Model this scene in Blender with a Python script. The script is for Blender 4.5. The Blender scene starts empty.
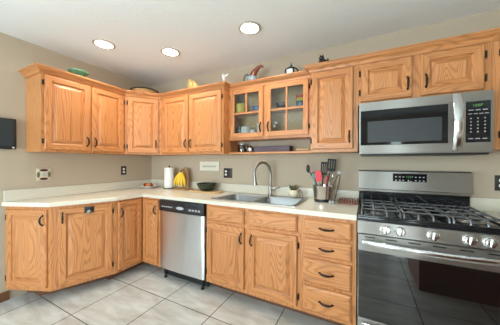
import bpy, bmesh, math, random
from mathutils import Vector, Matrix
random.seed(7)
PI = math.pi
C = bpy.context.scene.collection
S = bpy.context.scene

# ------------------------------------------------------------------ camera
FPX, YAW, PIT, ROLL = 222.99, .4755, -.0025, .0035
cam = bpy.data.cameras.new('camera')
cam.sensor_fit = 'HORIZONTAL'; cam.sensor_width = 36.0; cam.lens = FPX / 500 * 36
cam.clip_start = .05
co = bpy.data.objects.new('camera', cam); C.objects.link(co)
F = Vector((-math.sin(YAW), math.cos(YAW), 0)); R = Vector((math.cos(YAW), math.sin(YAW), 0)); U = Vector((0, 0, 1))
F2 = F * math.cos(PIT) + U * math.sin(PIT); U2 = U * math.cos(PIT) - F * math.sin(PIT)
R3 = R * math.cos(ROLL) + U2 * math.sin(ROLL); U3 = U2 * math.cos(ROLL) - R * math.sin(ROLL)
m = Matrix((R3, U3, -F2)).transposed().to_4x4(); m.translation = Vector((2.9493, -2.382, 1.289))
co.matrix_world = m
S.camera = co

# ------------------------------------------------------------------ world, exposure, daylight
S.view_settings.view_transform = 'Standard'; S.view_settings.look = 'None'
S.view_settings.exposure = 0.0; S.view_settings.gamma = 1.0; S.view_settings.use_curve_mapping = False
w = bpy.data.worlds.new('daylight'); S.world = w; w.use_nodes = True
bg = w.node_tree.nodes['Background']
bg.inputs[0].default_value = (.80, .93, 1.0, 1); bg.inputs[1].default_value = 14.5
S.cycles.max_bounces = 10; S.cycles.diffuse_bounces = 6
try: S.cycles.use_denoising = True
except Exception: pass
S.cycles.sample_clamp_indirect = 8.0

H = 2.46
ROOM_X, ROOM_Y = 5.6, -5.0
CAN_POWER, CAN_COL = 5.5, (1.0, .86, .68)

def portal(name, loc, rot, sx, sy):
    l = bpy.data.lights.new(name, 'AREA'); l.shape = 'RECTANGLE'; l.size = sx; l.size_y = sy
    l.cycles.is_portal = True
    o = bpy.data.objects.new(name, l); o.location = loc; o.rotation_euler = rot; C.objects.link(o)

# ------------------------------------------------------------------ materials
M = {}
def newmat(name):
    mt = bpy.data.materials.new(name); mt.use_nodes = True
    nt = mt.node_tree; b = nt.nodes['Principled BSDF']
    M[name] = mt
    return mt, nt, b
def plain(name, col, rough=.5, metal=0.0, spec=None, ior=None, emit=None, estr=0, coat=0, noise=0):
    mt, nt, b = newmat(name)
    b.inputs['Base Color'].default_value = (*col, 1); b.inputs['Roughness'].default_value = rough
    b.inputs['Metallic'].default_value = metal
    if spec is not None: b.inputs['Specular IOR Level'].default_value = spec
    if ior is not None: b.inputs['IOR'].default_value = ior
    if emit: b.inputs['Emission Color'].default_value = (*emit, 1); b.inputs['Emission Strength'].default_value = estr
    if coat: b.inputs['Coat Weight'].default_value = coat
    if noise:
        n = nt.nodes.new('ShaderNodeTexNoise'); n.inputs['Scale'].default_value = 14; n.inputs['Detail'].default_value = 4
        tc = nt.nodes.new('ShaderNodeTexCoord'); nt.links.new(tc.outputs['Object'], n.inputs['Vector'])
        mx = nt.nodes.new('ShaderNodeMix'); mx.data_type = 'RGBA'
        mx.inputs['A'].default_value = (*[c * (1 - noise) for c in col], 1); mx.inputs['B'].default_value = (*[min(1, c * (1 + noise)) for c in col], 1)
        nt.links.new(n.outputs['Fac'], mx.inputs['Factor']); nt.links.new(mx.outputs['Result'], b.inputs['Base Color'])
    return mt
def N(nt, t): return nt.nodes.new(t)
def mth(nt, op, a, b=None, c=None):
    n = N(nt, 'ShaderNodeMath'); n.operation = op
    for i, v in enumerate((a, b, c)):
        if v is None: continue
        if isinstance(v, (int, float)): n.inputs[i].default_value = v
        else: nt.links.new(v, n.inputs[i])
    return n.outputs[0]
def oak(name, axis, light=(.60, .250, .088), dark=(.29, .100, .030), k=1.0, rough=.36):
    mt, nt, b = newmat(name)
    tc = N(nt, 'ShaderNodeTexCoord'); oi = N(nt, 'ShaderNodeObjectInfo')
    off = N(nt, 'ShaderNodeVectorMath'); off.operation = 'ADD'
    rnd = mth(nt, 'MULTIPLY', oi.outputs['Random'], 37.0)
    nt.links.new(tc.outputs['Object'], off.inputs[0]); nt.links.new(rnd, off.inputs[1])
    sc = [1, 1, 1]; sc[axis] = .12
    mp = N(nt, 'ShaderNodeMapping'); mp.inputs['Scale'].default_value = sc
    nt.links.new(off.outputs[0], mp.inputs['Vector'])
    n1 = N(nt, 'ShaderNodeTexNoise'); n1.inputs['Scale'].default_value = 7.5; n1.inputs['Detail'].default_value = 1.5; n1.inputs['Roughness'].default_value = .35
    nt.links.new(mp.outputs[0], n1.inputs['Vector'])
    ring = mth(nt, 'SINE', mth(nt, 'MULTIPLY', n1.outputs['Fac'], 150.0))
    ring = mth(nt, 'POWER', mth(nt, 'MULTIPLY_ADD', ring, .5, .5), 2.2)
    sc2 = [1, 1, 1]; sc2[axis] = .025
    mp2 = N(nt, 'ShaderNodeMapping'); mp2.inputs['Scale'].default_value = sc2
    nt.links.new(off.outputs[0], mp2.inputs['Vector'])
    n2 = N(nt, 'ShaderNodeTexNoise'); n2.inputs['Scale'].default_value = 170; n2.inputs['Detail'].default_value = 3
    nt.links.new(mp2.outputs[0], n2.inputs['Vector'])
    n3 = N(nt, 'ShaderNodeTexNoise'); n3.inputs['Scale'].default_value = 2.2
    nt.links.new(mp.outputs[0], n3.inputs['Vector'])
    f = mth(nt, 'MULTIPLY', ring, .50 * k)
    f = mth(nt, 'ADD', f, mth(nt, 'MULTIPLY', mth(nt, 'SUBTRACT', n2.outputs['Fac'], .42), .9 * k))
    f = mth(nt, 'ADD', f, mth(nt, 'MULTIPLY', mth(nt, 'SUBTRACT', n3.outputs['Fac'], .5), .5))
    mx = N(nt, 'ShaderNodeMix'); mx.data_type = 'RGBA'; mx.clamp_factor = True
    mx.inputs['A'].default_value = (*light, 1); mx.inputs['B'].default_value = (*dark, 1)
    nt.links.new(f, mx.inputs['Factor']); nt.links.new(mx.outputs['Result'], b.inputs['Base Color'])
    b.inputs['Roughness'].default_value = rough
    bp = N(nt, 'ShaderNodeBump'); bp.inputs['Strength'].default_value = .06; bp.inputs['Distance'].default_value = .002
    nt.links.new(f, bp.inputs['Height']); nt.links.new(bp.outputs[0], b.inputs['Normal'])
    return mt
oak('oak_v', 2); oak('oak_h', 0); oak('oak_y', 1)
oak('oak_dark', 0, (.20, .085, .04), (.12, .045, .02), .7)
oak('walnut', 2, (.27, .095, .055), (.13, .042, .025), 1.0, .4)
oak('light_wood', 0, (.62, .42, .22), (.42, .25, .11), .7, .45)
oak('mid_wood', 2, (.46, .27, .12), (.28, .14, .055), .8, .45)

def steel(name, col=(.60, .595, .585), rough=.25, aniso=.85):
    mt, nt, b = newmat(name)
    b.inputs['Base Color'].default_value = (*col, 1); b.inputs['Metallic'].default_value = 1.0
    b.inputs['Roughness'].default_value = rough
    if aniso:
        b.inputs['Anisotropic'].default_value = aniso
        tg = N(nt, 'ShaderNodeTangent'); tg.direction_type = 'RADIAL'; tg.axis = 'X'
        nt.links.new(tg.outputs[0], b.inputs['Tangent'])
    return mt
steel('steel', (.44, .425, .405), .34, .9); steel('steel_v', (.84, .84, .84), .42, .95); steel('steel_bright', (.72, .72, .72), .18, 0)
steel('steel_sink', (.36, .365, .37), .30, 0)
steel('nickel', (.34, .32, .29), .28, 0)
plain('iron', (.17, .172, .18), .24, 0.55)
plain('enamel', (.012, .012, .014), .12)
plain('black_plastic', (.014, .014, .016), .35)
plain('black_gloss', (.010, .010, .012), .07)
plain('oven_glass', (.004, .004, .004), .03, ior=1.9)
plain('mw_glass', (.006, .006, .007), .05, ior=1.42)
plain('mw_mesh', (.05, .052, .055), .3, ior=1.35)
plain('bronze', (.035, .026, .020), .33, .75)
plain('dark_plate', (.050, .042, .038), .38, .5)
plain('white_plastic', (.80, .79, .76), .4)
plain('grey_icon', (.42, .43, .45), .5)
plain('green_led', (.02, .05, .02), .5, emit=(.25, .9, .2), estr=.45)
plain('dim_led', (.02, .05, .03), .5, emit=(.20, .65, .25), estr=.35)
plain('counter', (.70, .655, .55), .22, noise=.04)
plain('wall_paint', (.49, .402, .300), .75, noise=.012)
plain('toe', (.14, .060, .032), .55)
plain('white_ceramic', (.80, .79, .76), .18)
plain('cream_ceramic', (.74, .66, .50), .3, noise=.12)
plain('yellow_ceramic', (.78, .56, .045), .25)
plain('blue_ceramic', (.10, .15, .36), .25)
plain('green_ceramic', (.10, .30, .19), .2, noise=.4)
plain('teal_ceramic', (.045, .115, .115), .2, noise=.3)
plain('rust_ceramic', (.19, .045, .022), .25, noise=.35)
plain('grey_ceramic', (.23, .29, .33), .25, noise=.3)
plain('dark_green_ceramic', (.016, .030, .016), .2, noise=.6)
plain('black_ceramic', (.014, .016, .018), .15)
plain('red_ceramic', (.55, .05, .03), .25)
plain('banana_skin', (.80, .53, .03), .42, noise=.10)
plain('banana_tip', (.16, .11, .03), .6)
plain('paper', (.86, .85, .83), .9)
plain('towel_core', (.10, .09, .08), .5, .5)
plain('wicker', (.42, .24, .10), .7, noise=.35)
plain('wicker_dark', (.035, .020, .012), .6)
plain('gold_shell', (.50, .36, .13), .35, .25, noise=.5)
plain('apple', (.42, .035, .022), .25, noise=.3)
plain('orange', (.72, .27, .06), .5, noise=.1)
plain('pink_silicone', (.80, .075, .10), .45)
plain('teal_silicone', (.12, .32, .29), .45)
plain('box_purple', (.105, .075, .095), .6)
plain('sign_face', (.74, .70, .60), .6)
plain('ink', (.19, .17, .14), .7)
plain('leaf', (.085, .14, .05), .5, noise=.35)
plain('leaf_brown', (.16, .10, .05), .5, noise=.3)
plain('screen', (.035, .045, .05), .18)
plain('tile_cream', (.66, .58, .42), .3); plain('tile_plum', (.09, .018, .03), .3)
plain('tile_olive', (.15, .15, .09), .3); plain('tile_blue', (.42, .50, .52), .3)
plain('rack_wood', (.34, .13, .075), .5, noise=.3)
plain('ring_trim', (.52, .45, .36), .45)
plain('lamp_glow', (1, 1, 1), .5, emit=(1.0, .95, .86), estr=14.0)
plain('door_frame_white', (.75, .75, .73), .4)
plain('gasket', (.012, .012, .013), .6)
def glassmat(name, tint=(.93, .95, .94), refl=.09):
    mt = bpy.data.materials.new(name); mt.use_nodes = True; nt = mt.node_tree; nt.nodes.clear()
    o = N(nt, 'ShaderNodeOutputMaterial'); t = N(nt, 'ShaderNodeBsdfTransparent'); g = N(nt, 'ShaderNodeBsdfGlossy'); mx = N(nt, 'ShaderNodeMixShader')
    t.inputs[0].default_value = (*tint, 1); g.inputs['Roughness'].default_value = .02
    fr = N(nt, 'ShaderNodeFresnel'); fr.inputs[0].default_value = 1.5
    nt.links.new(mth(nt, 'ADD', fr.outputs[0], refl - .04), mx.inputs[0])
    nt.links.new(t.outputs[0], mx.inputs[1]); nt.links.new(g.outputs[0], mx.inputs[2]); nt.links.new(mx.outputs[0], o.inputs[0])
    M[name] = mt
glassmat('glass', refl=.045); glassmat('glassware', (.72, .75, .74), .14)
def ceiling_mat():
    mt, nt, b = newmat('ceiling_paint'); b.inputs['Base Color'].default_value = (.83, .86, .86, 1); b.inputs['Roughness'].default_value = .9
    tc = N(nt, 'ShaderNodeTexCoord'); n = N(nt, 'ShaderNodeTexNoise'); n.inputs['Scale'].default_value = 60; n.inputs['Detail'].default_value = 4
    nt.links.new(tc.outputs['Object'], n.inputs['Vector'])
    bp = N(nt, 'ShaderNodeBump'); bp.inputs['Strength'].default_value = .25; bp.inputs['Distance'].default_value = .006
    nt.links.new(n.outputs['Fac'], bp.inputs['Height']); nt.links.new(bp.outputs[0], b.inputs['Normal'])
ceiling_mat()
def floor_mat():
    mt, nt, b = newmat('floor_tile')
    tc = N(nt, 'ShaderNodeTexCoord'); mp = N(nt, 'ShaderNodeMapping')
    mp.inputs['Location'].default_value = (-.243 + .521 * 2, .885 + .521 * 12, 0)
    nt.links.new(tc.outputs['Object'], mp.inputs['Vector'])
    br = N(nt, 'ShaderNodeTexBrick'); br.offset = 0; br.squash = 1
    br.inputs['Scale'].default_value = 1; br.inputs['Brick Width'].default_value = .521; br.inputs['Row Height'].default_value = .521
    br.inputs['Mortar Size'].default_value = .0042; br.inputs['Mortar Smooth'].default_value = .15; br.inputs['Bias'].default_value = 0
    br.inputs['Color1'].default_value = (.50, .51, .50, 1); br.inputs['Color2'].default_value = (.56, .57, .56, 1); br.inputs['Mortar'].default_value = (.095, .08, .068, 1)
    nt.links.new(mp.outputs[0], br.inputs['Vector'])
    rot = N(nt, 'ShaderNodeMapping'); rot.inputs['Rotation'].default_value = (0, 0, .6); rot.inputs['Scale'].default_value = (1.0, 3.2, 1)
    nt.links.new(tc.outputs['Object'], rot.inputs['Vector'])
    n = N(nt, 'ShaderNodeTexNoise'); n.inputs['Scale'].default_value = 3.0; n.inputs['Detail'].default_value = 7; n.inputs['Roughness'].default_value = .62; n.inputs['Distortion'].default_value = .6
    nt.links.new(rot.outputs[0], n.inputs['Vector'])
    rp = N(nt, 'ShaderNodeValToRGB'); rp.color_ramp.elements[0].position = .33; rp.color_ramp.elements[0].color = (.74, .70, .65, 1)
    rp.color_ramp.elements[1].position = .66; rp.color_ramp.elements[1].color = (1.12, 1.13, 1.13, 1)
    nt.links.new(n.outputs['Fac'], rp.inputs[0])
    mx = N(nt, 'ShaderNodeMix'); mx.data_type = 'RGBA'; mx.blend_type = 'MULTIPLY'; mx.inputs['Factor'].default_value = 1
    nt.links.new(br.outputs['Color'], mx.inputs['A']); nt.links.new(rp.outputs[0], mx.inputs['B'])
    nt.links.new(mx.outputs['Result'], b.inputs['Base Color'])
    nt.links.new(mth(nt, 'MULTIPLY_ADD', br.outputs['Fac'], .4, .30), b.inputs['Roughness'])
    bp = N(nt, 'ShaderNodeBump'); bp.inputs['Strength'].default_value = .5; bp.inputs['Distance'].default_value = .002; bp.invert = True
    nt.links.new(br.outputs['Fac'], bp.inputs['Height']); nt.links.new(bp.outputs[0], b.inputs['Normal'])
floor_mat()

# ------------------------------------------------------------------ mesh helpers
class MB:
    def __init__(s): s.bm = bmesh.new()
    def face(s, vs, mi=0):
        try:
            f = s.bm.faces.new(vs); f.material_index = mi; return f
        except ValueError: return None
    def box(s, x0, x1, y0, y1, z0, z1, mi=0, bev=0, seg=2):
        v = [s.bm.verts.new(p) for p in ((x0,y0,z0),(x1,y0,z0),(x1,y1,z0),(x0,y1,z0),(x0,y0,z1),(x1,y0,z1),(x1,y1,z1),(x0,y1,z1))]
        fs = [s.face([v[i] for i in q], mi) for q in ((3,2,1,0),(4,5,6,7),(0,1,5,4),(1,2,6,5),(2,3,7,6),(3,0,4,7))]
        if bev:
            es = list({e for f in fs for e in f.edges})
            r = bmesh.ops.bevel(s.bm, geom=es, offset=bev, segments=seg, profile=.6, affect='EDGES')
            for f in r['faces']: f.material_index = mi
        return s
    def prism(s, pts, z0, z1, mi=0):
        lo = [s.bm.verts.new((p[0], p[1], z0)) for p in pts]; hi = [s.bm.verts.new((p[0], p[1], z1)) for p in pts]
        s.face(lo[::-1], mi); s.face(hi, mi)
        for i in range(len(pts)):
            j = (i + 1) % len(pts); s.face([lo[i], lo[j], hi[j], hi[i]], mi)
        return s
    def loops(s, loops, mi=0, close0=True, close1=True, cyc=True):
        L = [[s.bm.verts.new(p) for p in lp] for lp in loops]
        n = len(L[0])
        for a, b in zip(L, L[1:]):
            for i in range(n if cyc else n - 1):
                j = (i + 1) % n; s.face([a[i], a[j], b[j], b[i]], mi)
        if close0: s.face(L[0][::-1], mi)
        if close1: s.face(L[-1], mi)
        return s
    def lathe(s, prof, c=(0, 0, 0), seg=20, mi=0, axis=(0, 0, 1), sx=1, sy=1):
        q = Vector(axis).to_track_quat('Z', 'Y'); c = Vector(c)
        lp = []
        for r, z in prof:
            r = max(r, 1e-4)
            lp.append([c + q @ Vector((r * sx * math.cos(2*PI*k/seg), r * sy * math.sin(2*PI*k/seg), z)) for k in range(seg)])
        return s.loops(lp, mi)
    def tube(s, pts, r, seg=8, mi=0, sq=None):
        pts = [Vector(p) for p in pts]; n = len(pts)
        rs = r if isinstance(r, (list, tuple)) else [r] * n
        t0 = (pts[1] - pts[0]).normalized(); up = Vector((0, 0, 1)) if abs(t0.z) < .9 else Vector((1, 0, 0))
        nrm = (up - t0 * up.dot(t0)).normalized(); lp = []
        for i in range(n):
            t = (pts[min(i+1, n-1)] - pts[max(i-1, 0)]).normalized()
            nrm = (nrm - t * nrm.dot(t)).normalized(); bn = t.cross(nrm)
            k = sq or (1, 1)
            lp.append([pts[i] + (nrm * math.cos(2*PI*j/seg + (PI/4 if seg == 4 else 0)) * k[0] + bn * math.sin(2*PI*j/seg + (PI/4 if seg == 4 else 0)) * k[1]) * rs[i] for j in range(seg)])
        return s.loops(lp, mi)
    def sphere(s, c, r, mi=0, seg=14, sc=(1, 1, 1)):
        lp = []
        for i in range(1, 9):
            a = PI * i / 9
            lp.append([(c[0] + r*sc[0]*math.sin(a)*math.cos(2*PI*k/seg), c[1] + r*sc[1]*math.sin(a)*math.sin(2*PI*k/seg), c[2] - r*sc[2]*math.cos(a)) for k in range(seg)])
        return s.loops(lp, mi)
    def rings(s, w, h, steps, mv=0, mh=1):
        # nested rectangles on the front (-y) of a w x h slab; steps = (inset, y)
        L = []
        for ins, y in steps:
            L.append([s.bm.verts.new(p) for p in ((ins, y, ins), (w-ins, y, ins), (w-ins, y, h-ins), (ins, y, h-ins))])
        for a, b in zip(L, L[1:]):
            for i in range(4):
                j = (i + 1) % 4; s.face([a[i], a[j], b[j], b[i]], mh if i in (0, 2) else mv)
        s.face(L[0][::-1], mv); s.face(L[-1], mv)
        return s
    def move(s, M4):
        bmesh.ops.transform(s.bm, matrix=M4, verts=s.bm.verts[:]); return s
    def build(s, name, mats, parent=None, smooth=True, loc=None, rot=None):
        bmesh.ops.recalc_face_normals(s.bm, faces=s.bm.faces[:])
        me = bpy.data.meshes.new(name); s.bm.to_mesh(me); s.bm.free()
        for k in (mats if isinstance(mats, (list, tuple)) else [mats]): me.materials.append(M[k])
        if smooth:
            me.shade_smooth(); me.set_sharp_from_angle(angle=.6)
        o = bpy.data.objects.new(name, me); C.objects.link(o)
        if parent: o.parent = parent
        if loc: o.location = loc
        if rot: o.rotation_euler = rot
        return o

def tag(o, label, cat, group=None):
    o['label'] = label; o['category'] = cat
    if group: o['group'] = group
    return o
def thing(name, label, cat, loc=(0, 0, 0), rz=0, group=None):
    o = bpy.data.objects.new(name, None); C.objects.link(o); o.empty_display_size = .05
    o.location = loc; o.rotation_euler = (0, 0, rz)
    return tag(o, label, cat, group)
def struct(o): o['kind'] = 'structure'; return o
def text_mesh(txt, size, name, mat, parent, loc, rot=(PI/2, 0, 0)):
    cu = bpy.data.curves.new(name, 'FONT'); cu.body = txt; cu.size = size; cu.extrude = .0006; cu.align_x = 'CENTER'; cu.align_y = 'CENTER'
    tmp = bpy.data.objects.new('tmp', cu); C.objects.link(tmp)
    dg = bpy.context.evaluated_depsgraph_get(); me = bpy.data.meshes.new_from_object(tmp.evaluated_get(dg))
    bpy.data.objects.remove(tmp)
    me.materials.clear(); me.materials.append(M[mat])
    o = bpy.data.objects.new(name, me); C.objects.link(o); o.parent = parent; o.location = loc; o.rotation_euler = rot
    return o
def boolean(o, cutter):
    md = o.modifiers.new('cut', 'BOOLEAN'); md.object = cutter; md.operation = 'DIFFERENCE'; md.solver = 'EXACT'
    dg = bpy.context.evaluated_depsgraph_get(); me = bpy.data.meshes.new_from_object(o.evaluated_get(dg))
    o.modifiers.clear(); o.data = me; bpy.data.objects.remove(cutter)
def rrect(x0, x1, y0, y1, r, z, n=5, mid=0):
    pts = []
    for cx, cy, a0 in ((x1-r, y1-r, 0), (x0+r, y1-r, PI/2), (x0+r, y0+r, PI), (x1-r, y0+r, 1.5*PI)):
        for k in range(n + 1):
            a = a0 + PI/2*k/n; pts.append((cx + r*math.cos(a), cy + r*math.sin(a), z))
    return pts

# ------------------------------------------------------------------ room
struct(MB().box(-.15, ROOM_X, ROOM_Y, .15, -.12, 0).build('floor', 'floor_tile', smooth=False))
def ceiling():
    o = MB().box(-.15, ROOM_X + .15, ROOM_Y - .15, .15, H, H + .15).build('ceiling', 'ceiling_paint', smooth=False)
    return struct(o)
ceil_o = ceiling()
struct(MB().box(-.15, ROOM_X + .15, 0, .15, -.12, H).build('wall_back', 'wall_paint', smooth=False))
# left wall with a patio opening beyond the picture's left edge
PD = (-4.75, -1.87, 2.15)
wl = MB()
wl.box(-.15, 0, PD[1], 0, -.12, H); wl.box(-.15, 0, ROOM_Y, PD[0], -.12, H); wl.box(-.15, 0, PD[0], PD[1], PD[2], H); wl.box(-.15, 0, PD[0], PD[1], -.12, .02)
struct(wl.build('wall_left', 'wall_paint', smooth=False))
RW = (-4.6, -2.9, .8, 2.15)  # unseen right-wall window, added as weak fill for the left wall
wr = MB(); wr.box(ROOM_X, ROOM_X + .15, RW[1], 0, -.12, H); wr.box(ROOM_X, ROOM_X + .15, ROOM_Y, RW[0], -.12, H); wr.box(ROOM_X, ROOM_X + .15, RW[0], RW[1], -.12, RW[2]); wr.box(ROOM_X, ROOM_X + .15, RW[0], RW[1], RW[3], H)
struct(wr.build('wall_right', 'wall_paint', smooth=False))
portal('side_fill_daylight', (ROOM_X + .16, (RW[0]+RW[1])/2, (RW[2]+RW[3])/2), (0, PI/2, 0), RW[3]-RW[2], RW[1]-RW[0])
o = MB()
for a in (RW[0], (RW[0]+RW[1])/2 - .03, RW[1] - .06): o.box(ROOM_X + .04, ROOM_X + .10, a, a + .06, RW[2], RW[3])
for a in (RW[2], RW[3] - .06): o.box(ROOM_X + .045, ROOM_X + .095, RW[0], RW[1], a, a + .06)
o = struct(o.build('window_3', 'door_frame_white', smooth=False))
MB().box(ROOM_X + .067, ROOM_X + .073, RW[0] + .05, RW[1] - .05, RW[2] + .05, RW[3] - .05).build('pane', 'glass', o, smooth=False)
FW = [(.25, 2.60, .30, 2.20), (3.48, 3.80, .60, 2.15)]  # wide left opening is added front fill; narrow one is reflected in the microwave
wf = MB(); x = -.15
for x0, x1, z0, z1 in FW:
    wf.box(x, x0, ROOM_Y - .15, ROOM_Y, -.12, H); wf.box(x0, x1, ROOM_Y - .15, ROOM_Y, -.12, z0); wf.box(x0, x1, ROOM_Y - .15, ROOM_Y, z1, H); x = x1
wf.box(x, ROOM_X + .15, ROOM_Y - .15, ROOM_Y, -.12, H)
struct(wf.build('wall_front', 'wall_paint', smooth=False))
portal('patio_daylight', (-.16, (PD[0]+PD[1])/2, 1.04), (0, -PI/2, 0), PD[2] - .02, PD[1]-PD[0])
for i, (x0, x1, z0, z1) in enumerate(FW):
    portal('window_daylight', ((x0+x1)/2, ROOM_Y - .16, (z0+z1)/2), (PI/2, 0, 0), x1-x0, z1-z0)
    o = MB()
    for a in (x0, x1 - .05): o.box(a, a + .05, ROOM_Y - .10, ROOM_Y - .04, z0, z1)
    for a in (z0, z1 - .05, (z0+z1)/2 - .02): o.box(x0 + .05, x1 - .05, ROOM_Y - .10, ROOM_Y - .04, a, a + .05)
    o = struct(o.build('window_%d' % (i + 1), 'door_frame_white', smooth=False))  # the first frame belongs to the added fill opening
    MB().box(x0 + .05, x1 - .05, ROOM_Y - .073, ROOM_Y - .067, z0 + .05, z1 - .05).build('pane', 'glass', o, smooth=False)
o = MB()
for a in (PD[0], PD[1] - .06, (PD[0]+PD[1])/2 - .04): o.box(-.10, -.04, a, a + .06 + (.02 if a not in (PD[0], PD[1]-.06) else 0), .02, PD[2])
o.box(-.10, -.04, PD[0], PD[1], PD[2] - .06, PD[2]); o.box(-.10, -.04, PD[0], PD[1], .02, .08)
o = struct(o.build('door_1', 'door_frame_white', smooth=False))
MB().box(-.073, -.067, PD[0] + .05, PD[1] - .05, .07, PD[2] - .05).build('pane', 'glass', o, smooth=False)
bb = MB(); bb.box(0, .014, PD[1], -1.56, 0, .085, 0, .004)
struct(bb.build('baseboard_left', 'oak_dark'))

# ------------------------------------------------------------------ ceiling lights
CL = [(.63, -1.07, 'leftmost recessed round ceiling light, above the left wall cabinets'),
      (1.10, -.655, 'middle recessed round ceiling light, nearest the corner of the room'),
      (2.05, -.65, 'rightmost recessed round ceiling light, above the glass-front cabinet')]
def can_light(x, y, label):
    t = thing('ceiling_light', label, 'ceiling light', (x, y, H), 0, 'recessed ceiling lights')
    MB().lathe([(.078, -.0005), (.078, -.008), (.090, -.010), (.098, -.006), (.100, -.0005)], seg=32).build('trim_ring', 'ring_trim', t)
    MB().lathe([(.077, -.0006), (.077, -.004), (.04, -.0065), (.0, -.007)], seg=32).build('lens', 'lamp_glow', t)
    l = bpy.data.lights.new('bulb', 'AREA'); l.shape = 'DISK'; l.size = .15; l.energy = CAN_POWER; l.color = CAN_COL; l.spread = 2.7
    lo = bpy.data.objects.new('bulb', l); C.objects.link(lo); lo.parent = t; lo.location = (0, 0, -.014)
for a in CL: can_light(*a)

# ------------------------------------------------------------------ cabinet makers
DOOR_STEPS = [(0, 0), (0, -.014), (.003, -.0185), (.007, -.020), (.049, -.020), (.053, -.017), (.055, -.0075), (.062, -.0045), (.065, -.0065), (.068, -.0075), (.091, -.0188), (.094, -.0195)]
DRAW_STEPS = [(0, 0), (0, -.010), (.003, -.013), (.012, -.0185), (.016, -.020)]
def make_handle(parent, loc, horiz=False, L=.098):
    mb = MB(); n = 11; pts = []; rs = []
    for i in range(n):
        a = -1 + 2*i/(n-1)
        pts.append((0, -.007 - .024*(1 - a*a)**.7, a * L/2 * .86)); rs.append(.0052 + .0034*(1 - abs(a))**1.0)
    mb.tube(pts, rs, 8)
    for s in (-1, 1):
        z = s * L/2 * .86
        mb.lathe([(.0078, 0), (.0085, .003), (.006, .006), (.0045, .009)], (0, 0, z), 10, axis=(0, -1, 0))
        mb.box(-.005, .005, -.003, 0, min(z, z + s*.012), max(z, z + s*.012), 0, .0015)
    o = mb.build('handle', 'bronze', parent, loc=loc, rot=(0, PI/2, 0) if horiz else None)
    return o
def make_hinge(parent, x, z):
    MB().lathe([(.0, -.026), (.005, -.025), (.005, .025), (.0, .026)], (x, -.012, z), 8).box(x - .007, x + .007, -.010, -.0005, z - .020, z + .020, 0, .001).build('hinge', 'bronze', parent)
def door(root, x0, x1, z0, z1, hs=None, hz=None, hinge=None, hx=.028):
    w, h = x1 - x0, z1 - z0
    k = min(1, w / .30)
    st = [(i * k, y) for i, y in DOOR_STEPS]
    o = MB().rings(w, h, st).build('door', ['oak_v', 'oak_h'], root, smooth=False, loc=(x0, -.0008, z0))
    if hs: make_handle(o, (hx if hs == 'L' else w - hx, -.020, hz - z0))
    if hinge:
        xx = -.0085 if hinge == 'L' else w + .0085
        for zz in (.075, h - .075): make_hinge(o, xx, zz)
    return o
def drawer(root, x0, x1, z0, z1, handle=True, name='drawer'):
    o = MB().rings(x1 - x0, z1 - z0, DRAW_STEPS, 0, 0).build(name, 'oak_h', root, smooth=False, loc=(x0, -.0008, z0))
    if handle: make_handle(o, ((x1 - x0)/2, -.020, (z1 - z0)/2), True, .105)
    return o
# crown moulding: one mitred run, cut into one piece per cabinet
CP = [(0.001, -1.45), (.325, -1.45), (.325, -.65), (.585, -.325), (1.56, -.325), (1.56, -.22), (2.508, -.22), (2.508, -.325), (2.905, -.325), (3.70, -.325), (4.40, -.325)]
PROF = [(.0008, 2.096), (.007, 2.096), (.010, 2.102), (.013, 2.112), (.020, 2.122), (.033, 2.131), (.041, 2.138), (.043, 2.144), (.052, 2.147), (.052, 2.158), (.0008, 2.158)]
def crown(root, segs):
    mb = MB()
    for si in segs:
        def off(vi):
            def nrm(i):
                d = (Vector(CP[i+1]) - Vector(CP[i])).normalized(); return Vector((d.y, -d.x))
            if vi == 0: mvec = nrm(0)
            elif vi == len(CP) - 1: mvec = nrm(vi - 1)
            else:
                n1, n2 = nrm(vi - 1), nrm(vi); mvec = (n1 + n2) / (1 + n1.dot(n2))
            return mvec
        a, b = off(si), off(si + 1)
        l0 = [(CP[si][0] + a.x*o, CP[si][1] + a.y*o, z) for o, z in PROF]; l1 = [(CP[si+1][0] + b.x*o, CP[si+1][1] + b.y*o, z) for o, z in PROF]
        mb.loops([l0, l1])
    mb.move(root.matrix_basis.inverted())
    mats = 'oak_h'
    return mb.build('crown_moulding', mats, root, smooth=False)
UB, UT = 1.378, 2.150
G_UP, G_BASE = 'oak wall cabinets', 'oak base cabinets'
def fix(root):
    bpy.context.view_layer.update(); return root

# ---- wall cabinets
t = thing('wall_cabinet', 'two-door oak wall cabinet on the left wall with its bare side panel showing', 'cabinet', (.325, -1.449, 0), PI/2, G_UP); fix(t)
MB().box(0, .797, 0, .3235, UB, UT).build('body', 'oak_v', t, smooth=False)
door(t, .022, .402, 1.40, 2.088, 'R', 1.495, 'L'); door(t, .422, .775, 1.40, 2.088, 'L', 1.495, 'R')
crown(t, [0, 1])

d = Vector((.585 - .325, .325)); L = d.length
t = thing('wall_cabinet', 'single-door oak wall cabinet set diagonally across the corner, under the woven basket', 'cabinet', (.325, -.65, 0), math.atan2(d.y, d.x), G_UP); fix(t)
mb = MB().prism([(.002, -.649), (.325, -.649), (.5845, -.325), (.5845, -.002), (.002, -.002)], UB, UT); mb.move(t.matrix_basis.inverted()); mb.build('body', 'oak_v', t, smooth=False)
door(t, .035, L - .035, 1.40, 2.088, 'R', 1.515, 'L'); crown(t, [2])

t = thing('wall_cabinet', 'two-door oak wall cabinet on the back wall, left of the glass-front cabinet', 'cabinet', (.5855, -.325, 0), 0, G_UP); fix(t)
MB().box(0, .974, 0, .3235, UB, UT).build('body', 'oak_v', t, smooth=False)
door(t, .047, .470, 1.40, 2.088, 'R', 1.507, None); door(t, .492, .950, 1.40, 2.088, 'L', 1.507, 'R'); crown(t, [3, 4])

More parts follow.
